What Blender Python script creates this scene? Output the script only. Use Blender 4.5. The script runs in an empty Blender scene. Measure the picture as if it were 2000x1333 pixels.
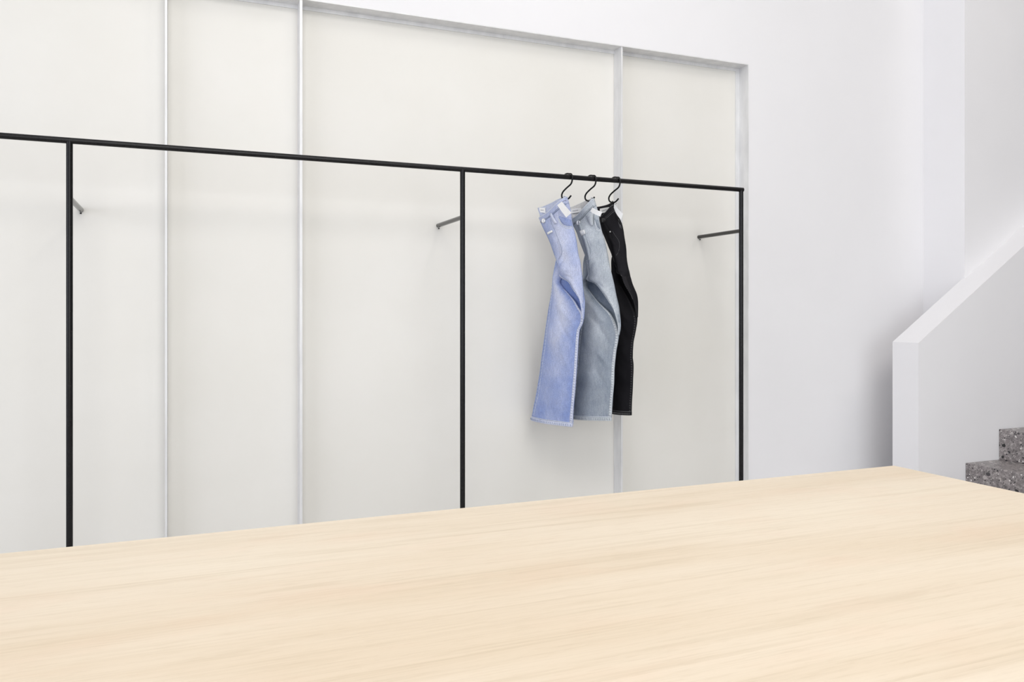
import bpy, bmesh, math, random
from mathutils import Vector, Matrix
random.seed(7)
S = bpy.context.scene
C = S.collection
R = math.radians

# ------------------------------------------------------------------ camera
cam_d = bpy.data.cameras.new('camera')
cam_d.sensor_width = 36.0
cam_d.lens = 36.0 * 1556.0 / 2000.0
cam_d.shift_y = -53.5 / 2000.0
cam_d.clip_start = 0.02
cam = bpy.data.objects.new('camera', cam_d)
cam.location = (0, 0, 1.15)
cam.rotation_euler = (R(90), 0, R(-22.48))
C.objects.link(cam)
S.camera = cam

# ------------------------------------------------------------------ view, world, lamps
S.view_settings.view_transform = 'Standard'
S.view_settings.look = 'None'
S.view_settings.exposure = -0.06
S.view_settings.gamma = 1.0
S.view_settings.use_curve_mapping = False
W = bpy.data.worlds.new('daylight')
S.world = W
W.use_nodes = True
bg = W.node_tree.nodes['Background']
bg.inputs['Color'].default_value = (0.92, 0.95, 1.0, 1)
bg.inputs['Strength'].default_value = 0.05


def area(name, loc, size, power, col, target=None, rot=None, shape='RECTANGLE'):
    d = bpy.data.lights.new(name, 'AREA')
    d.shape = shape
    d.size, d.size_y = size
    d.energy = power
    d.color = col
    o = bpy.data.objects.new(name, d)
    o.location = loc
    if target is not None:
        o.rotation_euler = (Vector(target) - Vector(loc)).to_track_quat('-Z', 'Y').to_euler()
    elif rot:
        o.rotation_euler = rot
    C.objects.link(o)
    return o


LAMPS = [
    ('ceiling_lamp_row', (0.4, 2.1, 4.4), (4.4, 0.4), 4, (1, 0.96, 0.9), {'target': (0.4, 2.7, 0)}),
    ('ceiling_lamp_spot', (1.8, 1.7, 4.3), (0.5, 0.5), 9, (1, 0.97, 0.93), {'target': (1.8, 3.2, 1.0)}),
    ('table_fill_light', (0.4, -0.8, 4.3), (3.0, 1.2), 82, (1, 0.97, 0.93), {'target': (0.8, 0.4, 0.7)}),  # unseen lamp added to brighten the tabletop
    ('shopfront_daylight', (-9.0, -2.0, 2.0), (8.0, 3.8), 330, (0.86, 0.89, 1), {'target': (3.0, 2.6, 1.0)}),
    ('street_daylight', (0.6, -3.9, 2.1), (6.0, 3.6), 190, (0.94, 0.97, 1), {'target': (0, 2.2, 1.3)}),
    ('stair_fill_light', (4.6, 1.0, 4.4), (1.6, 0.6), 22, (1, 0.93, 0.86), {'target': (4.8, 1.9, 0)}),  # unseen fill added to tint the right-hand walls warm
]
for a in LAMPS:
    area(*a[:5], **a[5])

# ------------------------------------------------------------------ materials


def nodes_of(name):
    m = bpy.data.materials.new(name)
    m.use_nodes = True
    nt = m.node_tree
    return m, nt, nt.nodes['Principled BSDF']


def N(nt, kind, **kw):
    n = nt.nodes.new(kind)
    for k, v in kw.items():
        if k in n.inputs.keys():
            n.inputs[k].default_value = v
        else:
            setattr(n, k, v)
    return n


def ramp(nt, fac, stops):
    r = nt.nodes.new('ShaderNodeValToRGB')
    el = r.color_ramp.elements
    while len(el) < len(stops):
        el.new(0.5)
    for e, (p, c) in zip(el, stops):
        e.position = p
        e.color = (c[0], c[1], c[2], 1)
    nt.links.new(fac, r.inputs['Fac'])
    return r.outputs['Color']


def coords(nt, scale=(1, 1, 1), rot=(0, 0, 0)):
    tc = nt.nodes.new('ShaderNodeTexCoord')
    mp = nt.nodes.new('ShaderNodeMapping')
    mp.inputs['Scale'].default_value = scale
    mp.inputs['Rotation'].default_value = rot
    nt.links.new(tc.outputs['Object'], mp.inputs['Vector'])
    return mp.outputs['Vector']


def noise(nt, vec, scale, detail=4.0, rough=0.55, dist=0.0):
    n = N(nt, 'ShaderNodeTexNoise')
    n.inputs['Scale'].default_value = scale
    n.inputs['Detail'].default_value = detail
    n.inputs['Roughness'].default_value = rough
    n.inputs['Distortion'].default_value = dist
    nt.links.new(vec, n.inputs['Vector'])
    return n.outputs['Fac']


def mix(nt, fac, a, b, blend='MIX'):
    n = nt.nodes.new('ShaderNodeMix')
    n.data_type = 'RGBA'
    n.blend_type = blend
    for sock, v in ((n.inputs['Factor'], fac), (n.inputs['A'], a), (n.inputs['B'], b)):
        if isinstance(v, (int, float)):
            sock.default_value = v
        elif isinstance(v, tuple):
            sock.default_value = (v[0], v[1], v[2], 1)
        else:
            nt.links.new(v, sock)
    return n.outputs['Result']


def bump(nt, p, h, strength, dist):
    b = nt.nodes.new('ShaderNodeBump')
    b.inputs['Strength'].default_value = strength
    b.inputs['Distance'].default_value = dist
    nt.links.new(h, b.inputs['Height'])
    nt.links.new(b.outputs['Normal'], p.inputs['Normal'])


def mottled(name, c0, c1, scale, rough, spec=0.3, metal=0.0, bmp=0.0, lo=0.35, hi=0.65, stretch=(1, 1, 1)):
    m, nt, p = nodes_of(name)
    v = coords(nt, stretch)
    f = noise(nt, v, scale, 5)
    nt.links.new(ramp(nt, f, [(lo, c0), (hi, c1)]), p.inputs['Base Color'])
    p.inputs['Roughness'].default_value = rough
    p.inputs['Specular IOR Level'].default_value = spec
    p.inputs['Metallic'].default_value = metal
    if bmp:
        bump(nt, p, noise(nt, v, scale * 14, 3), bmp, 0.002)
    return m


WOOD = ((0.73, 0.615, 0.47), (0.775, 0.672, 0.535), (0.8, 0.705, 0.57))
DEN = {'blue': ((0.15, 0.25, 0.6), (0.7, 0.73, 0.86)), 'blue_in': ((0.35, 0.42, 0.66), (0.72, 0.76, 0.9)), 'grey': ((0.2, 0.25, 0.32), (0.66, 0.7, 0.73)), 'grey_in': ((0.6, 0.6, 0.6), (0.85, 0.84, 0.82)), 'black': ((0.006, 0.006, 0.008), (0.022, 0.021, 0.024))}


M = {}
M['wall'] = mottled('white_wall_paint', (.84, .832, .842), (.855, .847, .857), 2.2, .75, .2, 0, .05)
M['ceiling'] = mottled('white_ceiling_paint', (.84, .84, .84), (.86, .86, .86), 2.0, .8, .2)
M['panel'] = mottled('milky_panel', (.79, .772, .722), (.82, .803, .758), 1.6, .5, .35, 0, .03)
M['floor'] = mottled('pale_floor', (.66, .65, .64), (.72, .71, .70), 3.0, .5, .4)
M['alu'] = mottled('brushed_aluminium', (.70, .70, .705), (.82, .82, .82), 22, .45, .5, .15, 0, .3, .7, (1, 1, .3))
M['steel'] = mottled('black_steel', (.006, .0055, .006), (.008, .0075, .008), 40, .26, .26)
M['arm'] = mottled('satin_black_steel', (.022, .020, .018), (.030, .028, .025), 40, .17, .6)
M['cap'] = mottled('black_rubber', (.01, .01, .01), (.015, .015, .015), 40, .7, .3)
M['paper'] = mottled('white_card', (.86, .86, .85), (.90, .90, .89), 60, .7, .2)
M['print'] = mottled('grey_print', (.45, .45, .46), (.62, .62, .63), 300, .7, .2)
M['cord'] = mottled('black_cord', (.01, .01, .01), (.02, .02, .02), 90, .8, .2)
M['nickel'] = mottled('brushed_nickel', (.55, .56, .58), (.78, .78, .78), 200, .3, .5, .6)
M['darkmetal'] = mottled('dark_metal', (.03, .03, .032), (.06, .06, .06), 200, .35, .5, .6)
M['lightstitch'] = mottled('pale_thread', (.62, .66, .72), (.75, .78, .82), 300, .8, .1)
M['bluestitch'] = mottled('slate_thread', (.16, .21, .33), (.26, .32, .46), 300, .8, .1)
M['greystitch'] = mottled('grey_thread', (.14, .16, .19), (.24, .27, .31), 300, .8, .1)
M['blackstitch'] = mottled('charcoal_thread', (.09, .09, .095), (.15, .15, .155), 300, .8, .1)


def wood():
    m, nt, p = nodes_of('pale_ash_veneer')
    v = coords(nt, (.55, 7.0, 7.0))
    broad = noise(nt, coords(nt, (.35, 1.6, 1)), 2.0, 2, .5, .4)
    mid = noise(nt, coords(nt, (.45, 11, 1)), 3.2, 5, .62, .9)
    fine = noise(nt, coords(nt, (1.6, 95, 1)), 2.4, 4, .65, .3)
    col = ramp(nt, broad, [(.34, WOOD[0]), (.52, WOOD[1]), (.70, WOOD[2])])
    g1 = ramp(nt, mid, [(.32, (.86, .835, .79)), (.44, (.97, .963, .95)), (.54, (1, 1, 1)), (.8, (1, 1, 1))])
    g2 = ramp(nt, fine, [(.30, (.90, .885, .86)), (.50, (1, 1, 1))])
    col = mix(nt, .62, col, g1, 'MULTIPLY')
    col = mix(nt, .55, col, g2, 'MULTIPLY')
    fleck = noise(nt, coords(nt, (12, 120, 1)), 1.6, 3, .6)
    col = mix(nt, .5, col, ramp(nt, fleck, [(.30, (.90, .88, .85)), (.46, (1, 1, 1))]), 'MULTIPLY')
    blush = noise(nt, coords(nt, (2.2, 5, 1)), 1.5, 3, .6)
    col = mix(nt, .6, col, ramp(nt, blush, [(.52, (1, 1, 1)), (.72, (1.0, .945, .93))]), 'MULTIPLY')
    nt.links.new(col, p.inputs['Base Color'])
    p.inputs['Roughness'].default_value = .62
    p.inputs['Specular IOR Level'].default_value = .25
    return m


def terrazzo():
    m, nt, p = nodes_of('grey_terrazzo')
    v = coords(nt)
    warp = N(nt, 'ShaderNodeTexNoise')
    warp.inputs['Scale'].default_value = 60
    nt.links.new(v, warp.inputs['Vector'])
    ad = nt.nodes.new('ShaderNodeVectorMath')
    ad.operation = 'MULTIPLY_ADD'
    ad.inputs[1].default_value = (.012, .012, .012)
    nt.links.new(warp.outputs['Color'], ad.inputs[0])
    nt.links.new(v, ad.inputs[2])
    col = ramp(nt, noise(nt, v, 45, 6, .7), [(.3, (.11, .100, .100)), (.5, (.26, .235, .232)), (.7, (.47, .43, .42))])
    for sc, th, keep in ((190, .34, .45), (95, .36, .50), (42, .34, .42), (26, .30, .30)):
        vo = N(nt, 'ShaderNodeTexVoronoi')
        vo.inputs['Scale'].default_value = sc
        nt.links.new(ad.outputs[0], vo.inputs['Vector'])
        sep = nt.nodes.new('ShaderNodeSeparateColor')
        nt.links.new(vo.outputs['Color'], sep.inputs[0])
        near = N(nt, 'ShaderNodeMath', operation='LESS_THAN')
        near.inputs[1].default_value = th
        nt.links.new(vo.outputs['Distance'], near.inputs[0])
        on = N(nt, 'ShaderNodeMath', operation='LESS_THAN')
        on.inputs[1].default_value = keep
        nt.links.new(sep.outputs[0], on.inputs[0])
        both = N(nt, 'ShaderNodeMath', operation='MULTIPLY')
        nt.links.new(near.outputs[0], both.inputs[0])
        nt.links.new(on.outputs[0], both.inputs[1])
        chip = ramp(nt, sep.outputs[1], [(0, (.015, .014, .015)), (.25, (.05, .046, .05)), (.38, (.22, .195, .19)),
                                         (.65, (.40, .36, .35)), (.86, (.55, .51, .49)), (.94, (.88, .86, .83))])
        col = mix(nt, both.outputs[0], col, chip)
    nt.links.new(col, p.inputs['Base Color'])
    p.inputs['Roughness'].default_value = .38
    p.inputs['Specular IOR Level'].default_value = .5
    return m


def denim(name, dark, light, inner, weave=.5):
    m, nt, p = nodes_of(name)
    v = coords(nt)
    at = nt.nodes.new('ShaderNodeAttribute')
    at.attribute_name = 'wear'
    blot = noise(nt, v, 9, 5, .6)
    slub = noise(nt, coords(nt, (330, 330, 30)), 1.0, 3, .6)
    grain = noise(nt, v, 300, 3, .7)
    w = N(nt, 'ShaderNodeMath', operation='MULTIPLY_ADD')
    w.inputs[1].default_value = .8
    nt.links.new(blot, w.inputs[0])
    nt.links.new(at.outputs['Fac'], w.inputs[2])
    w2 = N(nt, 'ShaderNodeMath', operation='SUBTRACT')
    w2.inputs[1].default_value = .42
    nt.links.new(w.outputs[0], w2.inputs[0])
    col = ramp(nt, w2.outputs[0], [(0, dark), (1, light)])
    s1 = ramp(nt, slub, [(.3, (1 - weave, 1 - weave, 1 - weave * .8)), (.55, (1, 1, 1)), (.75, (1.0, 1.0, 1.0))])
    col = mix(nt, .42, col, s1, 'MULTIPLY')
    s2 = ramp(nt, grain, [(.3, (1 - weave * .7,) * 3), (.6, (1, 1, 1))])
    col = mix(nt, .85, col, s2, 'MULTIPLY')
    nt.links.new(col, p.inputs['Base Color'])
    p.inputs['Roughness'].default_value = .85
    p.inputs['Specular IOR Level'].default_value = .12
    bump(nt, p, noise(nt, v, 34, 4, .6), .35, .006)
    return m


M['wood'] = wood()
M['terrazzo'] = terrazzo()
M['denim_blue'] = denim('light_blue_denim', DEN['blue'][0], DEN['blue'][1], None)
M['denim_blue_in'] = denim('light_blue_denim_inside', DEN['blue_in'][0], DEN['blue_in'][1], None)
M['denim_grey'] = denim('grey_blue_denim', DEN['grey'][0], DEN['grey'][1], None)
M['denim_grey_in'] = denim('grey_blue_denim_inside', DEN['grey_in'][0], DEN['grey_in'][1], None)
M['denim_black'] = denim('black_denim', DEN['black'][0], DEN['black'][1], None, .25)
M['denim_black_in'] = denim('black_denim_inside', DEN['black'][0], DEN['black'][1], None, .25)

# ------------------------------------------------------------------ object helpers


def obj(name, verts, faces, m, parent=None, smooth=False, bevel=0.0, attr=None, solid=0.0):
    me = bpy.data.meshes.new(name)
    me.from_pydata([tuple(v) for v in verts], [], faces)
    me.validate()
    if attr is not None and len(attr) == len(me.vertices):
        a = me.attributes.new('wear', 'FLOAT', 'POINT')
        a.data.foreach_set('value', attr)
    bm = bmesh.new()
    bm.from_mesh(me)
    bmesh.ops.recalc_face_normals(bm, faces=bm.faces)
    bm.to_mesh(me)
    bm.free()
    me.materials.append(m)
    if smooth:
        for p in me.polygons:
            p.use_smooth = True
    o = bpy.data.objects.new(name, me)
    C.objects.link(o)
    if parent is not None:
        o.parent = parent
    if solid:
        s = o.modifiers.new('thickness', 'SOLIDIFY')
        s.thickness = solid
        s.offset = 0
    if bevel:
        b = o.modifiers.new('bevel', 'BEVEL')
        b.width = bevel
        b.segments = 3
        b.limit_method = 'ANGLE'
    return o


def box_vf(x0, x1, y0, y1, z0, z1, base=0):
    v = [(x0, y0, z0), (x1, y0, z0), (x1, y1, z0), (x0, y1, z0), (x0, y0, z1), (x1, y0, z1), (x1, y1, z1), (x0, y1, z1)]
    f = [(0, 3, 2, 1), (4, 5, 6, 7), (0, 1, 5, 4), (1, 2, 6, 5), (2, 3, 7, 6), (3, 0, 4, 7)]
    return v, [tuple(i + base for i in q) for q in f]


def box(name, m, bounds, parent=None, bevel=0.0, origin=None):
    o0 = origin or (0, 0, 0)
    v, f = box_vf(*bounds)
    v = [tuple(c - d for c, d in zip(p, o0)) for p in v]
    return obj(name, v, f, m, parent, bevel=bevel)


def prism_x(name, m, prof, y0, y1, parent=None, bevel=0.0):
    """profile in (x,z), swept along y"""
    n = len(prof)
    v = [(x, y0, z) for x, z in prof] + [(x, y1, z) for x, z in prof]
    f = [tuple(range(n)), tuple(range(2 * n - 1, n - 1, -1))] + [(i, i + n, (i + 1) % n + n, (i + 1) % n) for i in range(n)]
    return obj(name, v, f, m, parent, bevel=bevel)


def tube_vf(pts, r, sides=12, cap=True, base=0):
    pts = [Vector(p) for p in pts]
    v, f = [], []
    n = len(pts)
    ref = None
    for i, p in enumerate(pts):
        t = (pts[min(i + 1, n - 1)] - pts[max(i - 1, 0)]).normalized()
        if ref is None:
            ref = Vector((0, 0, 1)) if abs(t.z) < .9 else Vector((1, 0, 0))
        a = (ref - t * ref.dot(t)).normalized()
        ref = a
        b = t.cross(a)
        rr = r[i] if isinstance(r, (list, tuple)) else r
        for k in range(sides):
            q = 2 * math.pi * k / sides
            v.append(tuple(p + a * rr * math.cos(q) + b * rr * math.sin(q)))
    for i in range(n - 1):
        for k in range(sides):
            k2 = (k + 1) % sides
            f.append(tuple(base + j for j in (i * sides + k, i * sides + k2, (i + 1) * sides + k2, (i + 1) * sides + k)))
    if cap:
        f.append(tuple(base + k for k in reversed(range(sides))))
        f.append(tuple(base + (n - 1) * sides + k for k in range(sides)))
    return v, f


def tube(name, m, pts, r, parent=None, sides=16):
    v, f = tube_vf(pts, r, sides)
    o = obj(name, v, f, m, parent, smooth=True)
    e = o.modifiers.new('edges', 'EDGE_SPLIT')
    e.split_angle = R(50)
    return o


def catmull(pts, n):
    """resample control tuples to n points through a Catmull-Rom spline"""
    P = [tuple(p) for p in pts]
    out = []
    for i in range(n):
        t = i / (n - 1) * (len(P) - 1)
        k = min(int(t), len(P) - 2)
        u = t - k
        p0, p1, p2, p3 = P[max(k - 1, 0)], P[k], P[k + 1], P[min(k + 2, len(P) - 1)]
        out.append(tuple(.5 * (2 * b + (c - a) * u + (2 * a - 5 * b + 4 * c - d) * u * u + (3 * b - a - 3 * c + d) * u ** 3)
                         for a, b, c, d in zip(p0, p1, p2, p3)))
    return out


def empty(name, loc, label, cat, group=None, rotz=0.0):
    o = bpy.data.objects.new(name, None)
    o.empty_display_size = .1
    o.location = loc
    o.rotation_euler = (0, 0, rotz)
    C.objects.link(o)
    o['label'] = label
    o['category'] = cat
    if group:
        o['group'] = group
    return o


def struct(o, label=None):
    o['kind'] = 'structure'
    if label:
        o['label'] = label
    return o

# ------------------------------------------------------------------ the room
YW, YP, YR = 3.58, 3.66, 3.30          # wall face, recessed panels, hanging rail
XR, ZT = 2.9015, 2.534                 # right end and top of the recess
XL, CEIL = -10.0, 4.5
struct(box('floor', M['floor'], (XL, 9.0, -4.0, 3.9, -.1, 0)))
struct(box('ceiling', M['ceiling'], (XL, 9.0, -4.0, 3.9, CEIL, CEIL + .1)))
XQ = -3.2                               # left end of the recess, far outside the photo
v1, f1 = box_vf(XL, XR, YW, 3.9, ZT, CEIL)
v2, f2 = box_vf(XR, 4.26, YW, 3.9, 0, CEIL, 8)
v3, f3 = box_vf(XQ, XR, YP + .012, 3.9, 0, ZT, 16)
v4, f4 = box_vf(XL, XQ, YW, 3.9, 0, ZT, 24)
struct(obj('wall_back', v1 + v2 + v3 + v4, f1 + f2 + f3 + f4, M['wall']))
struct(box('wall_right', M['wall'], (4.233, 9.0, 3.297, 3.9, 0, CEIL)))
struct(box('wall_front_light_block', M['wall'], (4.2, 9.0, -4.1, -4.0, 0, CEIL)))  # unseen wall added to block light from the front right
PX, PZ, SL = 3.678, .9915, .6575       # stair wall: front end, height there, pitch of its top
top = 7.6
struct(prism_x('wall_stair', M['wall'], [(PX, 0), (top, 0), (top, PZ + SL * (top - PX)), (PX, PZ)], 3.14, 3.31),
       'white sloping stair wall with a blunt end beside the terrazzo steps')

# fins and frame of the panelled recess
FT = .006
fins = [-1.55, -.062, .4815, 2.0975]
for i, x in enumerate(fins):
    w = .0045 if i != 2 else .0055
    struct(box('trim_%d' % (i + 1), M['alu'], (x - w, x + w, YW + .004, YP, 0, ZT - .0025)))
v, f = box_vf(XQ, XR - .004, YW - .001, YP, ZT - .005, ZT - .0005)
va, fa = box_vf(XQ, XR - .004, YP - .006, YP, ZT - .022, ZT - .005, 8)
struct(obj('trim_5', v + va, f + fa, M['alu']))
v, f = box_vf(XR - .005, XR - .0005, YW - .0015, YP, 0, ZT - .0005)
va, fa = box_vf(XR - .03, XR - .005, YP - .006, YP, 0, ZT - .022, 8)
struct(obj('trim_6', v + va, f + fa, M['alu']))

edges = fins + [XR]
names = ['milky white wall panel at far left behind the black pole with the short arm',
         'narrow milky white wall panel between the two left aluminium fins',
         'widest milky white wall panel directly behind the light blue jeans',
         'cream wall panel at the right end of the recess beside the white wall']
for i in range(len(edges) - 1):
    x0, x1 = edges[i] + .005, edges[i + 1] - .005
    cx = (x0 + x1) / 2
    o = box('wall_panel', M['panel'], (x0, x1, YP, YP + .011, .004, ZT - .006), origin=(cx, YP, 0))
    o.location = (cx, YP, 0)
    o['label'] = names[i]
    o['category'] = 'wall panel'
    o['group'] = 'milky panels in the recess'

# ------------------------------------------------------------------ staircase
st = empty('staircase', (3.765, 2.5, 0), 'grey speckled terrazzo staircase climbing right along the white stair wall', 'stairs')
rise = [(3.765, .145), (4.037, .317), (4.307, .490)]
while len(rise) < 9:
    rise.append((rise[-1][0] + .271, rise[-1][1] + .1735))
for i, (x, z) in enumerate(rise):
    zb = 0 if i == 0 else rise[i - 1][1]
    xe = rise[i + 1][0] + .02 if i + 1 < len(rise) else x + .29
    o = box('step', M['terrazzo'], (x, xe if i + 1 < len(rise) else x + .29, 1.70, 3.139, zb, z), st, bevel=.003, origin=(3.765, 2.5, 0))
# the solid block under the treads
prof = [(rise[0][0] + .02, .0), (rise[0][0] + .02, rise[0][1] - .001)]
prof = [(rise[1][0] + .001, 0)]
for i in range(1, len(rise)):
    prof += [(rise[i][0] + .001, rise[i - 1][1] - .0), (rise[i][0] + .001, rise[i - 1][1] + .0)]
prof = [(rise[1][0] + .02, 0), (rise[-1][0] + .28, 0), (rise[-1][0] + .28, rise[-2][1]), (rise[1][0] + .02, rise[0][1])]
prof = [(x - 3.765, z) for x, z in prof]
prism_x('stringer', M['wall'], prof, 1.72 - 2.5, 3.139 - 2.5, st)

# ------------------------------------------------------------------ table in the foreground
TX0, TX1, TY0, TY1, TZ = -1.07, 1.733, .30, 1.556, .75
tcx, tcy = (TX0 + TX1) / 2, (TY0 + TY1) / 2
tb = empty('display_table', (tcx, tcy, 0), 'large pale wooden display table filling the foreground', 'table')
box('tabletop', M['wood'], (TX0 - tcx, TX1 - tcx, TY0 - tcy, TY1 - tcy, TZ - .04, TZ), tb, bevel=.004)
for sx in (-1, 1):
    for sy in (-1, 1):
        x = sx * ((TX1 - TX0) / 2 - .09)
        y = sy * ((TY1 - TY0) / 2 - .09)
        box('leg', M['wood'], (x - .035, x + .035, y - .035, y + .035, 0, TZ - .04), tb, bevel=.003)
for sy in (-1, 1):
    y = sy * ((TY1 - TY0) / 2 - .09)
    box('apron', M['wood'], ((TX0 - TX1) / 2 + .125, (TX1 - TX0) / 2 - .125, y - .012, y + .012, TZ - .13, TZ - .04), tb)

# ------------------------------------------------------------------ black clothes rail
ZR, RR = 1.781, .0112
poles = [-1.884, -.3800, 1.1318, 2.6273]
rk = empty('clothes_rail', (1.1318, YR, 0), 'long thin black steel clothes rail on slender poles in front of the panels', 'clothes rail')
ox = 1.1318
tube('hanging_bar', M['steel'], [(poles[0] - ox - RR, 0, ZR), (poles[-1] - ox + RR, 0, ZR)], RR, rk, 20)
for x in poles:
    tube('pole', M['steel'], [(x - ox, 0, .008), (x - ox, 0, ZR)], RR, rk, 20)
    v, f = tube_vf([(x - ox, 0, 0), (x - ox, 0, .008)], .045, 24)
    obj('base_plate', v, f, M['steel'], rk)
    a = tube('wall_arm', M['arm'], [(x - ox, .004, 1.572), (x - ox, YP - YR, 1.572)], .0100, rk, 18)
    tube('set_screw', M['cap'], [(x - ox, YP - YR - .012, 1.560), (x - ox, YP - YR - .012, 1.554)], .0035, a, 10)

# ------------------------------------------------------------------ S-hooks
HK = [(.041, .004), (.038, .014), (.022, .0190), (.004, .0160), (-.0098, .0128), (-.0172, -.001), (-.0155, -.018),
      (-.006, -.033), (.023, -.047), (.048, -.061), (.057, -.075), (.051, -.090), (.030, -.0985), (.010, -.096), (-.008, -.084)]
hook_x = [1.65494, 1.77795, 1.90691]
hook_lab = ['left black S-hook carrying the light blue jeans', 'middle black S-hook carrying the grey blue jeans',
            'right black S-hook carrying the black jeans']
A = R(15)
HK = [(.010 * min(1, max(0, (-.05 - z) / .03)), s, z) for s, z in HK]
path = catmull([(x, s + x * 1.15, z) for x, s, z in HK], 60)
for i in range(3):
    e = empty('s_hook', (hook_x[i], YR, ZR), hook_lab[i], 'hook', 'S-hooks on the rail', A)
    if i == 0:
        wire = tube('wire', M['steel'], path, .0039, e, 12)
    else:
        w = wire.copy()
        C.objects.link(w)
        w.parent = e

# ------------------------------------------------------------------ jeans
T = {}
T['hip1']=[ 
    (0.2186,1.6109,0.0199,1.693,0,0.026), 
    (0.2017,1.5819,0.0044,1.6591,0,0.0279), 
    (0.1818,1.5537,-0.0056,1.6252,0,0.0298), 
    (0.1628,1.5254,-0.0116,1.5912,0,0.0316), 
    (0.1444,1.4973,-0.0182,1.5573,0,0.0335), 
    (0.1268,1.4695,-0.028,1.5235,0,0.034), 
    (0.1108,1.4416,-0.0393,1.49,0,0.034), 
    (0.0967,1.4136,-0.047,1.4564,0,0.034), 
    (0.0815,1.386,-0.054,1.4229,0,0.034), 
    (0.0694,1.3582,-0.0668,1.3899,0,0.0328), 
    (0.0711,1.331,-0.0733,1.3565,0,0.0305), 
    (0.0545,1.3164,-0.079,1.3232,0,0.0281), 
    (0.0072,1.297,-0.0833,1.29,0,0.0258), 
    (-0.0297,1.2669,-0.088,1.2569,0.0007,0.0228), 
    (-0.0649,1.2347,-0.0895,1.2237,0.0035,0.0181), 
    (-0.0907,1.201,-0.0942,1.1906,0.0064,0.0134), 
    (-0.1,1.1655,-0.1034,1.1574,0.0092,0.0087), 
    (-0.1019,1.1292,-0.1053,1.1246,0.012,0.004)]
T['leg1']=[ 
    (0.0695,1.4801,-0.0306,1.426,-0.02,0.008), 
    (0.0934,1.4427,-0.0022,1.3955,-0.019,0.0104), 
    (0.1169,1.4049,0.0271,1.3647,-0.0179,0.0129), 
    (0.1263,1.3636,0.0568,1.333,-0.0169,0.0153), 
    (0.1327,1.3218,0.0888,1.3009,-0.0158,0.0177), 
    (0.1413,1.2853,0.0595,1.269,-0.0148,0.0202), 
    (0.1474,1.2496,0.0196,1.2393,-0.0134,0.0222), 
    (0.1532,1.2137,-0.0201,1.2096,-0.011,0.0229), 
    (0.1599,1.178,-0.0508,1.1771,-0.0085,0.0236), 
    (0.1659,1.1422,-0.0837,1.1462,-0.0061,0.0243), 
    (0.172,1.1064,-0.0856,1.1099,-0.0037,0.025), 
    (0.1771,1.0704,-0.0665,1.0762,-0.0012,0.0257), 
    (0.1836,1.0343,-0.0608,1.0395,0,0.026), 
    (0.1915,0.9981,-0.0576,1.0025,0,0.026), 
    (0.1986,0.9616,-0.0543,0.9654,0,0.026), 
    (0.2058,0.9251,-0.0508,0.9283,0,0.026), 
    (0.213,0.8885,-0.047,0.8911,0,0.026), 
    (0.2204,0.8518,-0.0431,0.8539,0,0.026), 
    (0.2306,0.815,-0.039,0.8166,0,0.0265), 
    (0.2408,0.7781,-0.0343,0.7792,0,0.0272), 
    (0.2512,0.741,-0.0295,0.7418,0,0.0279), 
    (0.2623,0.7038,-0.0248,0.7042,0,0.0286), 
    (0.2735,0.6664,-0.0221,0.6668,0,0.0293), 
    (0.2847,0.6289,-0.0195,0.6292,0,0.03)]
T['back1']=[ 
    (0.1105,1.3569,-0.044,1.3502,-0.03,0.012), 
    (0.1193,1.3027,-0.0494,1.2954,-0.0331,0.0132), 
    (0.1251,1.2481,-0.0523,1.2405,-0.0362,0.0145), 
    (0.1286,1.1933,-0.0506,1.1856,-0.0392,0.0157), 
    (0.1466,1.1392,-0.04,1.1306,-0.0435,0.0169), 
    (0.1687,1.0847,-0.0115,1.0772,-0.0481,0.0182), 
    (0.1909,1.0296,0.0035,1.0217,-0.0527,0.0194), 
    (0.2115,0.9741,0.0132,0.9655,-0.0558,0.02), 
    (0.2304,0.9182,0.0215,0.9092,-0.0573,0.02), 
    (0.2494,0.8619,0.0299,0.8527,-0.0588,0.02), 
    (0.2682,0.8051,0.0371,0.796,-0.06,0.02), 
    (0.2856,0.748,0.0422,0.7394,-0.06,0.02), 
    (0.3015,0.6906,0.045,0.6828,-0.06,0.02), 
    (0.3084,0.6329,0.0422,0.6267,-0.06,0.02)]
T['hip2']=[ 
    (0.1524,1.6003,-0.0055,1.6886,0,0.026), 
    (0.1336,1.5701,-0.0212,1.6502,0,0.0284), 
    (0.1137,1.5405,-0.0345,1.6119,0,0.0307), 
    (0.0991,1.51,-0.042,1.5735,0,0.0331), 
    (0.0827,1.48,-0.0526,1.5354,0,0.0354), 
    (0.0665,1.4505,-0.0688,1.4979,0,0.0356), 
    (0.0512,1.421,-0.0802,1.4601,0,0.0352), 
    (0.0397,1.3911,-0.0893,1.4223,0,0.0347), 
    (0.0336,1.3609,-0.0982,1.3846,0,0.0342), 
    (0.0335,1.3309,-0.1127,1.3475,0,0.0328), 
    (0.0445,1.3094,-0.126,1.3103,0,0.0305), 
    (-0.0148,1.2912,-0.1353,1.2734,0,0.0281), 
    (-0.0623,1.259,-0.1443,1.2366,0,0.0258), 
    (-0.1004,1.2219,-0.154,1.1999,0.0007,0.0228), 
    (-0.1376,1.1842,-0.1657,1.1634,0.0035,0.0181), 
    (-0.1705,1.1455,-0.1737,1.1268,0.0064,0.0134), 
    (-0.1783,1.1033,-0.1815,1.09,0.0092,0.0087), 
    (-0.1755,1.0602,-0.1787,1.0534,0.012,0.004)]
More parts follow.
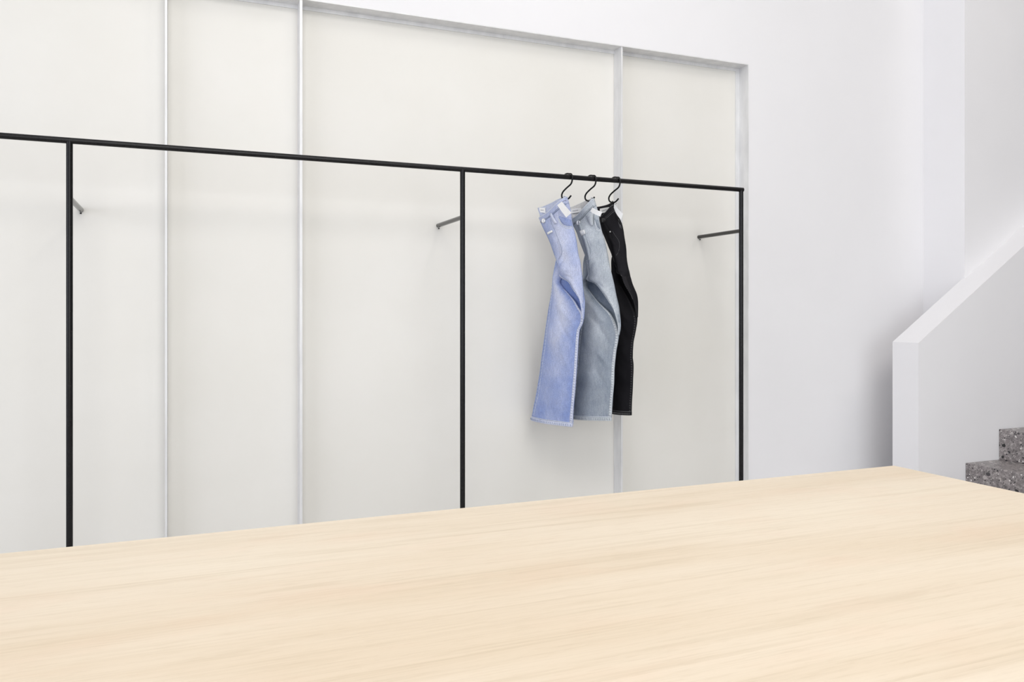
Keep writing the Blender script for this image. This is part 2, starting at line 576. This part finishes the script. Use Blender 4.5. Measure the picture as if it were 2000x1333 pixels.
T['leg2']=[ 
    (0.0388,1.5015,-0.0376,1.4195,-0.02,0.008), 
    (0.0614,1.4562,-0.0125,1.3906,-0.019,0.0104), 
    (0.0834,1.4105,0.0138,1.3613,-0.0179,0.0129), 
    (0.0866,1.361,0.0405,1.3313,-0.0169,0.0153), 
    (0.0793,1.3109,0.0757,1.3009,-0.0158,0.0177), 
    (0.0843,1.2739,0.0511,1.2671,-0.0148,0.0202), 
    (0.0875,1.2389,0.0161,1.235,-0.0134,0.0222), 
    (0.0868,1.2038,-0.0214,1.2055,-0.011,0.0229), 
    (0.0858,1.1688,-0.0626,1.1793,-0.0085,0.0236), 
    (0.0879,1.1338,-0.1025,1.1535,-0.0061,0.0243), 
    (0.0887,1.0989,-0.1314,1.1235,-0.0037,0.025), 
    (0.0986,1.0648,-0.1521,1.0905,-0.0012,0.0257), 
    (0.1048,1.0301,-0.1628,1.0562,0,0.026), 
    (0.1113,0.995,-0.1605,1.0206,0,0.026), 
    (0.1163,0.9598,-0.1508,0.9853,0,0.026), 
    (0.1205,0.9245,-0.1455,0.9496,0,0.026), 
    (0.1246,0.8892,-0.1402,0.9138,0,0.026), 
    (0.1297,0.8538,-0.1378,0.878,0,0.026), 
    (0.135,0.8183,-0.1369,0.8422,0,0.0263), 
    (0.1397,0.7828,-0.1332,0.8062,0,0.0266), 
    (0.1444,0.7472,-0.1281,0.7702,0,0.027), 
    (0.1491,0.7115,-0.125,0.7341,0,0.0273), 
    (0.1506,0.6759,-0.1224,0.698,0,0.0277), 
    (0.1506,0.6405,-0.1202,0.6619,0,0.028)]
T['back2']=[ 
    (0.0816,1.3533,-0.0747,1.3467,-0.03,0.012), 
    (0.0901,1.3001,-0.0894,1.2948,-0.0331,0.0132), 
    (0.0979,1.2466,-0.104,1.2431,-0.0362,0.0145), 
    (0.1052,1.1929,-0.1175,1.1915,-0.0392,0.0157), 
    (0.1118,1.1388,-0.1263,1.1397,-0.0435,0.0169), 
    (0.1184,1.0846,-0.1247,1.0872,-0.0481,0.0182), 
    (0.1278,1.0301,-0.1122,1.0345,-0.0527,0.0194), 
    (0.138,0.9755,-0.0961,0.9818,-0.0558,0.02), 
    (0.1465,0.9207,-0.0858,0.9285,-0.0573,0.02), 
    (0.1544,0.8657,-0.0776,0.875,-0.0588,0.02), 
    (0.1603,0.8106,-0.0727,0.8213,-0.06,0.02), 
    (0.1649,0.7555,-0.0689,0.7677,-0.06,0.02), 
    (0.1705,0.7003,-0.0637,0.7139,-0.06,0.02), 
    (0.1839,0.6447,-0.0577,0.6599,-0.06,0.02)]
T['hip3']=[ 
    (0.1334,1.6068,0.0165,1.669,0,0.026), 
    (0.1172,1.5799,0.0033,1.6369,0,0.0279), 
    (0.1022,1.5529,-0.0099,1.6049,0,0.0298), 
    (0.0879,1.5261,-0.0261,1.5736,0,0.0316), 
    (0.0728,1.4993,-0.0351,1.5418,0,0.0335), 
    (0.0564,1.4731,-0.0409,1.5098,0,0.034), 
    (0.0398,1.447,-0.0454,1.4778,0,0.034), 
    (0.0253,1.4206,-0.0479,1.4459,0,0.034), 
    (0.0101,1.3943,-0.0495,1.414,0,0.034), 
    (-0.0038,1.3682,-0.054,1.3822,0,0.0328), 
    (-0.0098,1.3419,-0.0643,1.3504,0,0.0305), 
    (-0.0569,1.3263,-0.0602,1.3194,0,0.0281), 
    (-0.0736,1.2974,-0.0769,1.2881,0,0.0258), 
    (-0.0904,1.2678,-0.0937,1.2572,0.0007,0.0228), 
    (-0.1087,1.2377,-0.112,1.2268,0.0035,0.0181), 
    (-0.1227,1.2067,-0.126,1.1959,0.0064,0.0134), 
    (-0.1318,1.1749,-0.135,1.1648,0.0092,0.0087), 
    (-0.1355,1.1429,-0.1423,1.1335,0.012,0.004)]
T['leg3']=[ 
    (0.0188,1.5095,-0.0095,1.4247,-0.02,0.008), 
    (0.0367,1.4631,-0.0057,1.3966,-0.019,0.0104), 
    (0.0548,1.4163,-0.0019,1.3685,-0.0179,0.0129), 
    (0.0557,1.3669,0.0039,1.3405,-0.0169,0.0153), 
    (0.0522,1.3169,0.0113,1.3126,-0.0158,0.0177), 
    (0.049,1.2807,-0.0085,1.281,-0.0148,0.0202), 
    (0.0452,1.2467,-0.0335,1.2494,-0.0134,0.0222), 
    (0.0402,1.2128,-0.0598,1.2184,-0.011,0.0229), 
    (0.035,1.179,-0.0833,1.1869,-0.0085,0.0236), 
    (0.0297,1.1452,-0.1045,1.1551,-0.0061,0.0243), 
    (0.0247,1.1116,-0.1179,1.1224,-0.0037,0.025), 
    (0.0195,1.078,-0.1187,1.0882,-0.0012,0.0257), 
    (0.0153,1.0445,-0.1116,1.0545,0,0.026), 
    (0.0124,1.011,-0.1024,1.0207,0,0.026), 
    (0.0111,0.9774,-0.099,0.9863,0,0.026), 
    (0.0129,0.9438,-0.0958,0.9519,0,0.026), 
    (0.0151,0.9101,-0.1005,0.918,0,0.026), 
    (0.0171,0.8764,-0.1011,0.8838,0,0.026), 
    (0.0195,0.8426,-0.099,0.8494,0,0.026), 
    (0.0223,0.8088,-0.097,0.815,0,0.026), 
    (0.025,0.7749,-0.0949,0.7805,0,0.026), 
    (0.0278,0.7411,-0.0929,0.746,0,0.026), 
    (0.0306,0.7071,-0.0907,0.7115,0,0.026), 
    (0.0333,0.6732,-0.0878,0.6769,0,0.026)]
T['back3']=[ 
    (0.0296,1.3587,-0.0442,1.3555,-0.03,0.012), 
    (0.0376,1.3076,-0.0564,1.3052,-0.0331,0.0132), 
    (0.0413,1.2563,-0.0694,1.2553,-0.0362,0.0145), 
    (0.0408,1.2047,-0.0835,1.206,-0.0392,0.0157), 
    (0.0418,1.1531,-0.0864,1.1555,-0.0435,0.0169), 
    (0.0434,1.1014,-0.0802,1.105,-0.0481,0.0182), 
    (0.0452,1.0495,-0.0616,1.0547,-0.0527,0.0194), 
    (0.0519,0.9975,-0.0469,1.0039,-0.0558,0.02), 
    (0.0577,0.9454,-0.0425,0.9524,-0.0573,0.02), 
    (0.0635,0.8931,-0.0398,0.9009,-0.0588,0.02), 
    (0.069,0.8407,-0.0382,0.8493,-0.06,0.02), 
    (0.0733,0.7883,-0.0368,0.7978,-0.06,0.02), 
    (0.0775,0.7358,-0.034,0.7462,-0.06,0.02), 
    (0.087,0.6832,-0.0315,0.6945,-0.06,0.02)]


K = 44


def wrinkle(s, z, seed):
    r = random.Random(seed)
    t = 0
    for _ in range(7):
        a = r.uniform(-1.0, 1.0)
        k = r.uniform(28, 75)
        t += math.sin((s * math.sin(a) + z * math.cos(a)) * k + r.uniform(0, 6.3)) / 7 * (60 / k)
    return t


class Shell:
    """a flattened cloth tube hanging in the (s, z) plane with depth n"""

    def __init__(self, rows, nrow, seed, amp=.004, back=None, fbow=0.0, creases=()):
        self.rows = catmull(rows, nrow)
        self.creases = []
        self.amp, self.seed, self.back, self.fbow = amp, seed, back, fbow
        self.n = nrow
        for t0, x0, t1, x1, h, wd in creases:
            p, q = self.pt(t0, x0, 1), self.pt(t1, x1, 1)
            self.creases.append((p[1], p[2], q[1], q[2], h, wd))

    def crease(self, s, z):
        out = 0
        for s0, z0, s1, z1, h, wd in self.creases:
            ds, dz = s1 - s0, z1 - z0
            L2 = ds * ds + dz * dz
            u = ((s - s0) * ds + (z - z0) * dz) / L2
            if -.2 < u < 1.2:
                d = ((s - s0) * dz - (z - z0) * ds) / math.sqrt(L2)
                fade = max(0, 1 - abs(2 * u - 1) ** 3)
                d += .006 * math.sin(u * 5 + s0 * 90)
                out += h * fade * math.exp(-(d / wd) ** 2)
        return out

    def pt(self, t, x, side):
        q = max(0, min(1, t)) * (self.n - 1)
        i = min(int(q), self.n - 2)
        u = q - i
        a = [p + (r - p) * u for p, r in zip(self.rows[i], self.rows[i + 1])]
        sL, zL, sR, zR, nc, w = a
        s, z = sL + (sR - sL) * x, zL + (zR - zL) * x
        b = max(0, math.sin(math.pi * max(0, min(1, x)))) ** (.6 if t > .15 else .6 - 1.4 * (.15 - t))
        if side > 0 and self.fbow:
            z -= self.fbow * math.sin(math.pi * x) * max(0, 1 - t / .3) ** 1.2
        wr = wrinkle(s, z, self.seed) * self.amp * min(1, w / .02) * b
        if side > 0 and self.creases:
            wr += self.crease(s, z) * min(1, b * 1.3)
        n = nc + side * w * b + wr
        if side < 0 and self.back:
            k = max(0, 1 - t / .25) ** 1.3
            (aL, bL), (aR, bR), bow = self.back
            s += (aL + (aR - aL) * x) * k
            z += (bL + (bR - bL) * x + bow * math.sin(math.pi * x)) * k
        return (-n, s, z)          # local frame: x = -n, y = s

    def mesh(self, t0=0.0, t1=1.0, nr=None, wear=None):
        nr = nr or self.n
        v, f, at = [], [], []
        L = 2 * K - 2
        for i in range(nr):
            t = t0 + (t1 - t0) * i / (nr - 1)
            for k in range(L):
                if k < K:
                    x, sd = k / (K - 1), 1
                else:
                    x, sd = 1 - (k - K + 1) / (K - 1), -1
                v.append(self.pt(t, x, sd))
                at.append(wear(t, x, sd) if wear else .5)
        for i in range(nr - 1):
            for k in range(L):
                k2 = (k + 1) % L
                f.append((i * L + k, i * L + k2, (i + 1) * L + k2, (i + 1) * L + k))
        return v, f, at

    def patch(self, t0, t1, x0, x1, side, off, nt=6, nx=24):
        """a sheet lying on one face of the tube, raised by off"""
        v, f = [], []
        for i in range(nt):
            t = t0 + (t1 - t0) * i / (nt - 1)
            a, c = (x0(t), x1(t)) if callable(x0) else (x0, x1)
            for j in range(nx):
                p = self.pt(t, a + (c - a) * j / (nx - 1), side)
                v.append((p[0] - off, p[1], p[2]))
        for i in range(nt - 1):
            for j in range(nx - 1):
                a = i * nx + j
                f.append((a, a + 1, a + nx + 1, a + nx))
        return v, f

    def table(self, side):
        if not hasattr(self, '_tab'):
            self._tab = {}
        if side not in self._tab:
            self._tab[side] = [self.pt(i / 160, .012 + .976 * j / 40, side) for i in range(161) for j in range(41)]
        return self._tab[side]

    def on(self, s, z, off=.002, side=1):
        """point of one face at (s, z), held to the outline of the cloth"""
        best = sorted(self.table(side), key=lambda p: (p[1] - s) ** 2 + (p[2] - z) ** 2)[:4]
        if (best[0][1] - s) ** 2 + (best[0][2] - z) ** 2 > .0055 ** 2:
            s, z = best[0][1], best[0][2]
        ws = [1 / (((p[1] - s) ** 2 + (p[2] - z) ** 2) + 1e-7) for p in best]
        n = sum(p[0] * w for p, w in zip(best, ws)) / sum(ws)
        return (n - off, s, z)


def dashes(pts, r, step=.0075, fill=.62):
    """short stitches along a polyline"""
    P = [Vector(p) for p in pts]
    v, f = [], []
    d = [0]
    for a, b in zip(P, P[1:]):
        d.append(d[-1] + (b - a).length)

    def at(q):
        for i in range(len(P) - 1):
            if q <= d[i + 1] or i == len(P) - 2:
                L = d[i + 1] - d[i]
                return P[i].lerp(P[i + 1], (q - d[i]) / L if L > 1e-9 else 0)
    q = 0
    while q + step * fill < d[-1]:
        a, b = at(q), at(q + step * fill)
        if (b - a).length > 1e-5:
            tv, tf = tube_vf([a, b], r, 5, True, len(v))
            v += tv
            f += tf
        q += step
    return v, f


def join(parts):
    v, f = [], []
    for pv, pf in parts:
        f += [tuple(i + len(v) for i in q) for q in pf]
        v += pv
    return v, f


def curve_on(sh, pts, off=.0022, n=40):
    return [sh.on(s, z, off) for s, z in catmull(pts, n)]


def ribbon(pts_a, pts_b):
    n = len(pts_a)
    return list(pts_a) + list(pts_b), [(i, i + 1, n + i + 1, n + i) for i in range(n - 1)]


def disc_on(name, m, sh, s, z, r, parent, off=.002, h=.003):
    c = Vector(sh.on(s, z, off))
    nrm = Vector((-.93, -.37, 0))
    pts = [c, c + nrm * h * .7, c + nrm * h, c + nrm * h * .8, c + nrm * h * .8]
    v, f = tube_vf(pts, [r, r, r * .82, r * .72, r * .1], 20)
    # keep every ring perpendicular to the button's axis
    o = obj(name, v, f, m, parent, smooth=True)
    return o


DET = {'tag': [[[0.0306, 1.6508], [-0.0017, 1.6638], [-0.0667, 1.6056], [-0.0318, 1.5882]], [[-0.0462, 1.6383], [-0.0325, 1.6221], [-0.0986, 1.5909], [-0.1102, 1.6107]], [[-0.0298, 1.6646], [-0.0265, 1.647], [-0.0732, 1.584], [-0.0864, 1.6111]]], 'label': [[[0.2477, 1.6614], [0.201, 1.6602], [0.1971, 1.6375], [0.236, 1.6352]], [[0.1693, 1.6531], [0.1141, 1.6573], [0.1122, 1.6399], [0.1619, 1.6337]], [[0.1269, 1.6614], [0.079, 1.6626], [0.0755, 1.6449], [0.1251, 1.64]]], 'button': [[[0.1544, 1.5917]], [[0.0682, 1.5795]], [[0.0539, 1.5948]]], 'flylab': [[[0.1336, 1.5328], [0.0869, 1.541], [0.0814, 1.5322], [0.126, 1.5237]], [[0.0557, 1.5385], [0.0203, 1.5428], [0.0098, 1.5228], [0.0397, 1.5132]], []], 'pocket': [[[0.0484, 1.5937], [0.0213, 1.5628], [-0.0093, 1.5499], [-0.0284, 1.5563]], [[-0.0241, 1.5845], [-0.0418, 1.5454], [-0.0599, 1.5375]], [[-0.0132, 1.5965], [-0.0292, 1.5618], [-0.0387, 1.5639]]], 'loop': [[[0.1092, 1.6212], [0.0924, 1.6231], [0.0484, 1.5723], [0.063, 1.5682]], [[0.0203, 1.6075], [-0.0215, 1.6271], [-0.0215, 1.5607], [-0.0111, 1.5592]], [[0.0022, 1.6263], [-0.0131, 1.632], [-0.0434, 1.5786], [-0.0283, 1.5764]]], 'fly': [[[0.1073, 1.5957], [0.0667, 1.5346], [0.0195, 1.4621], [0.0231, 1.4245], [0.0557, 1.4002]], [[0.0844, 1.5919], [0.0592, 1.5461], [0.0379, 1.5082], [0.0203, 1.4638], [0.0098, 1.42], [0.0063, 1.4031]], [[0.0749, 1.5992], [0.0592, 1.5623], [0.0348, 1.5176], [0.0039, 1.4765], [-0.0131, 1.4223], [-0.0333, 1.3348]]], 'fly2': [[], [[0.0168, 1.5473], [-0.0042, 1.4907], [-0.0249, 1.4489], [-0.0215, 1.423], [0.0098, 1.4057]], [[0.0039, 1.5394], [-0.03, 1.4934], [-0.0333, 1.4451], [-0.0266, 1.4215]]], 'rivet': [[], [], [[0.0176, 1.5381]]]}

SPEC = [
    dict(key='1', mat='denim_blue', inn='denim_blue_in', st='lightstitch', st2='bluestitch', but='nickel', seed=3,
         label='light blue washed denim jeans hanging leftmost on the black rail', back=((.014, .052), (.022, .006), .006), fbow=.018),
    dict(key='2', mat='denim_grey', inn='denim_grey_in', st='lightstitch', st2='greystitch', but='nickel', seed=8,
         label='faded grey blue denim jeans hanging between the light blue and the black pair', back=((.022, .064), (.022, .008), .004), fbow=.024),
    dict(key='3', mat='denim_black', inn='denim_black_in', st='blackstitch', st2='blackstitch', but='darkmetal', seed=15,
         label='black denim jeans hanging nearest the right end of the rail', back=((.030, .066), (.018, .020), -.004), fbow=.022),
]
for i, sp in enumerate(SPEC):
    k = sp['key']
    e = empty('jeans', (hook_x[i], YR, 0), sp['label'], 'jeans', 'jeans hung on S-hooks', A)
    mat = M[sp['mat']]
    hip = Shell(T['hip' + k], 130, sp['seed'], .0085, sp['back'], sp['fbow'],
                [(.57, .10, .44, .62, -.0042, .007), (.54, .12, .36, .70, .0036, .009), (.50, .10, .31, .55, -.0034, .006), (.60, .22, .56, .80, .0035, .010),
                 (.64, .20, .66, .75, -.0036, .008), (.16, .30, .24, .75, -.0022, .008), (.22, .22, .33, .50, .0025, .009), (.70, .50, .86, .75, .0022, .008)])
    leg = Shell(T['leg' + k], 150, sp['seed'] + 1, .0055, None, 0,
                [(.30, .45, .47, .93, .0055, .016), (.36, .40, .58, .90, -.0040, .013), (.42, .96, .46, .62, -.0040, .008), (.60, .62, .72, .95, .0055 if k == '2' else .0025, .014),
                 (.70, .55, .80, .90, -.0045 if k == '2' else -.002, .016), (.88, .95, .96, .78, -.0030, .007), (.25, .30, .60, .34, .0030, .018)])
    bak = Shell(T['back' + k], 80, sp['seed'] + 2, .003)
    fade = lambda t, x, sd: .62 + .25 * math.exp(-((x - .6) / .22) ** 2) - .3 * math.exp(-((x - .0) / .12) ** 2) if sd > 0 else .35
    fade_leg = lambda t, x, sd: (.42 + .5 * math.exp(-((x - .52) / .24) ** 2) * math.exp(-((t - .36) / .26) ** 2) - .12 * math.exp(-((x - .92) / .1) ** 2)) if sd > 0 else .25
    v, f, at = hip.mesh(wear=fade)
    oh = obj('seat', v, f, mat, e, True, attr=at, solid=.0016)
    v, f, at = leg.mesh(wear=fade_leg)
    ol = obj('leg', v, f, mat, e, True, attr=at, solid=.0016)
    v, f, at = bak.mesh(wear=lambda t, x, sd: .22)
    ob = obj('leg', v, f, mat, e, True, attr=at, solid=.0016)
    # hems
    for sh, o in ((leg, ol), (bak, ob)):
        t0 = 1 - .022 * (1.0 if sh is leg else 1.1)
        v, f, at = sh.mesh(t0, 1.0, 4, wear=lambda t, x, sd: .95)
        cx = sum(p[0] for p in v) / len(v)
        v = [(cx + (p[0] - cx) * 1.10, p[1], p[2] - .0008) for p in v]
        h = obj('hem', v, f, mat, o, True, attr=at, solid=.0022)
    # waistband: front strip and the inner back strip
    WB = .052
    v, f = hip.patch(-.0, WB, .0, 1, 1, .0022)
    obj('waistband', v, f, mat, e, True, attr=[.75] * len(v), solid=.0016)
    v, f = hip.patch(0, .13, .0, 1, -1, .0022)
    wi = obj('waistband_lining', v, f, M[sp['inn']], e, True, attr=[.7] * len(v), solid=.0012)
    # highlight on the waistband's top edges, put in as lighter tubes
    v, f = tube_vf([tuple(Vector(hip.pt(0, j / 30, 1)) - Vector((.0022, 0, 0))) for j in range(31)], .0017, 6)
    obj('edge_highlight', v, f, M[sp['st']], e, True)
    v, f = tube_vf([tuple(Vector(hip.pt(0, j / 30, -1)) - Vector((.0012, 0, 0))) for j in range(31)], .0016, 6)
    obj('edge_highlight', v, f, M[sp['st']], wi, True)

    def stitch(nm, pts, m, parent, r=.0010, step=.0075, fill=.62, raise_=.0014):
        v, f = dashes([(p[0] - raise_, p[1], p[2]) for p in pts], r, step, fill)
        o = obj(nm, v, f, m, parent)
        return o

    def along(sh, x, t0, t1, n=50):
        ts = [t0 + (t1 - t0) * j / n for j in range(n + 1)]
        return [sh.pt(t, x(t) if callable(x) else x, 1) for t in ts]

    def edge(k):
        """k metres in from the left edge of the near leg, past the part turned away"""
        def fx(t):
            wd = (Vector(hip.pt(t, 0, 1)) - Vector(hip.pt(t, 1, 1))).length
            return min(.6, .03 + .33 * max(0, t - .6) + k / max(wd, .012))
        return fx


    ST, ST2 = M[sp['st']], M[sp['st2']]
    # stitching on the seat
    stitch('topstitching', [hip.pt(WB - .006, .02 + .96 * j / 30, 1) for j in range(31)], ST2, oh, .0010, .0075, .6, .0042)
    v, f = tube_vf([tuple(Vector(hip.pt(WB + .002, j / 30, 1)) - Vector((.0008, 0, 0))) for j in range(31)], .0013, 6)
    obj('waist_seam', v, f, ST2, oh, True)
    for key in ('fly', 'fly2'):
        if DET[key][i]:
            stitch('topstitching', curve_on(hip, DET[key][i], 0), ST if k != '1' else ST2, oh)
    def ticks(nm, sh, x0, x1, t0, t1, step, m, parent, r=.0010, raise_=.0030):
        """ladder stitches across a seam"""
        mid = [Vector(p) for p in along(sh, x0 if callable(x0) else (x0 + x1) / 2, t0, t1, 120)]
        parts, acc = [], 0
        for q in range(1, len(mid)):
            acc += (mid[q] - mid[q - 1]).length
            if acc >= step:
                acc = 0
                t = t0 + (t1 - t0) * q / 120
                xa, xc = (x0(t), x1(t)) if callable(x0) else (x0, x1)
                a, c = Vector(sh.pt(t, xa, 1)), Vector(sh.pt(t + .002, xc, 1))
                if .0012 < (c - a).length:
                    parts.append(tube_vf([a - Vector((raise_, 0, 0)), c - Vector((raise_, 0, 0))], r, 5))
        v, f = join(parts)
        return obj(nm, v, f, m, parent)

    if k != '1':
        c0 = catmull(DET['fly'][i], 30)
        v, f = ribbon([hip.on(s, z, .0030) for s, z in c0], [hip.on(s - .030 * math.sin(math.pi * (.12 + .80 * j / 29)) ** .5, z - .006, .0024) for j, (s, z) in enumerate(c0)])
        obj('fly', v, f, mat, e, True, attr=[.72] * len(v), solid=.002)
    # inner leg seam of the near leg: a pale raised edge with ladder stitches
    v, f = hip.patch(.60, .79, edge(-.004), edge(.018), 1, .0016, 50, 8)
    se = obj('inseam', v, f, mat, oh, True, attr=[1.0] * len(v), solid=.002)
    ticks('topstitching', hip, edge(.005), edge(.015), .62, .785, .0085, ST2, se)
    stitch('topstitching', along(hip, edge(.024), .63, .86), ST2, oh, .0009, .0075, .6)
    if k == '1':
        stitch('topstitching', along(hip, .045, .07, .58), ST2, oh, .0010, .0075, .6)
        stitch('topstitching', along(hip, .11, .40, .60), ST, oh, .0010, .0075, .6)
    else:
        stitch('topstitching', along(hip, .10, .40, .60), ST, oh, .0011, .0075, .7)
        stitch('topstitching', along(hip, .16, .40, .60), ST, oh, .0011, .0075, .7)
    # side and inner seams of the visible leg
    v, f = leg.patch(.22, .976, lambda t: .985 - .023 * max(0, min(1, (t - .28) / .12)), lambda t: 1, 1, .0014, 60, 4)
    se = obj('inseam', v, f, mat, ol, True, attr=[1.0] * len(v), solid=.0018)
    ticks('topstitching', leg, .968, .994, .40, .97, .0085, ST2, se, .0010, .0026)
    ticks('topstitching', leg, .055, .085, .20, .97, .014, ST2, ol, .0009, .0016)
    stitch('topstitching', along(leg, .12, .20, .97), ST, ol, .0008, .016, .8)
    v, f = join([tube_vf([Vector(leg.pt(.983, (j + .5) / 26, 1)) - Vector((.0046, 0, 0)), Vector(leg.pt(.994, (j + .6) / 26, 1)) - Vector((.0046, 0, 0))], .0011, 5) for j in range(26)])
    obj('hem_stitch', v, f, ST2, ol)
    v, f = tube_vf([tuple(Vector(leg.pt(.976, j / 30, 1)) - Vector((.0024, 0, 0))) for j in range(31)], .0014, 6)
    obj('hem_edge', v, f, ST, ol, True)
    # front pocket: bag panel above the curved opening, with a double stitched edge
    pk = DET['pocket'][i]
    lo = catmull(pk, 16)
    up = [(s * .5 + (pk[0][0] * (1 - j / 15) + pk[-1][0] * j / 15) * .5, max(z + .004, pk[0][1] + .012 - .03 * j / 15)) for j, (s, z) in enumerate(lo)]
    a = [hip.on(s, z, .0016) for s, z in lo]
    b = [hip.on(s, z, .0016) for s, z in up]
    v, f = ribbon(a, b)
    op = obj('front_pocket', v, f, mat, e, True, attr=[.42] * len(v), solid=.001)
    for dz in (0, -.007):
        v, f = tube_vf([hip.on(s, z + dz, .0028) for s, z in lo], .0013, 6)
        obj('topstitching', v, f, M[sp['st']], op, True)
    # belt loop
    q = DET['loop'][i]
    n = 10
    a = [hip.on(q[0][0] + (q[3][0] - q[0][0]) * j / n, q[0][1] + (q[3][1] - q[0][1]) * j / n, .006 + .004 * math.sin(math.pi * j / n)) for j in range(n + 1)]
    b = [hip.on(q[1][0] + (q[2][0] - q[1][0]) * j / n, q[1][1] + (q[2][1] - q[1][1]) * j / n, .006 + .004 * math.sin(math.pi * j / n)) for j in range(n + 1)]
    v, f = ribbon(a, b)
    obj('belt_loop', v, f, mat, e, True, attr=[1.0] * len(v), solid=.002)
    # button
    bx = DET['button'][i][0]
    disc_on('button', M[sp['but']], hip, bx[0], bx[1], .0112, e, .006, .004)
    if DET['rivet'][i]:
        rx = DET['rivet'][i][0]
        disc_on('rivet', M['nickel'], hip, rx[0], rx[1], .0035, e, .003, .003)
    # white fly tab
    if DET['flylab'][i]:
        q = DET['flylab'][i]
        a = [hip.on(q[0][0] + (q[1][0] - q[0][0]) * j / 6, q[0][1] + (q[1][1] - q[0][1]) * j / 6, .0045) for j in range(7)]
        b = [hip.on(q[3][0] + (q[2][0] - q[3][0]) * j / 6, q[3][1] + (q[2][1] - q[3][1]) * j / 6, .0045) for j in range(7)]
        v, f = ribbon(a, b)
        obj('fly_tab', v, f, M['paper'], e, True, solid=.0012)
    wip = lambda s, z: hip.on(s, z, .0052, -1)
    # woven label on the lining, and the card tag on its cord
    q = DET['label'][i]
    qc = (sum(p[0] for p in q) / 4, sum(p[1] for p in q) / 4)
    v = [wip(qc[0] + (s - qc[0]) * 1.25, qc[1] + (z - qc[1]) * 1.2) for s, z in q]
    o = obj('woven_label', v, [(0, 1, 2, 3)], M['paper'], wi, solid=.0008)
    L4 = [Vector(p) for p in v]

    def lab(a, c):
        return L4[0].lerp(L4[1], a).lerp(L4[3].lerp(L4[2], a), c) - Vector((.0011, 0, 0))
    qq = [lab(.22, .38), lab(.74, .38), lab(.74, .60), lab(.22, .60)]
    obj('print', qq, [(0, 1, 2, 3)], M['print'], wi)
    q = DET['tag'][i]
    n = 8
    bend = .0015 if i == 0 else .007
    a = [(-.05 - bend * math.sin(math.pi * j / n), q[0][0] + (q[3][0] - q[0][0]) * j / n, q[0][1] + (q[3][1] - q[0][1]) * j / n) for j in range(n + 1)]
    b = [(-.05 - bend * math.sin(math.pi * j / n), q[1][0] + (q[2][0] - q[1][0]) * j / n, q[1][1] + (q[2][1] - q[1][1]) * j / n) for j in range(n + 1)]
    v, f = ribbon(a, b)
    tg = obj('price_tag', v, f, M['paper'], e, False, solid=.0012)
    tm = ((q[0][0] + q[1][0]) / 2, (q[0][1] + q[1][1]) / 2)
    tube('cord', M['cord'], [(-.049, tm[0], tm[1] - .004), (-.03, tm[0] * .7, tm[1] + .012), (-.012, tm[0] * .4 + .004, tm[1] + .016)], .0008, tg, 6)
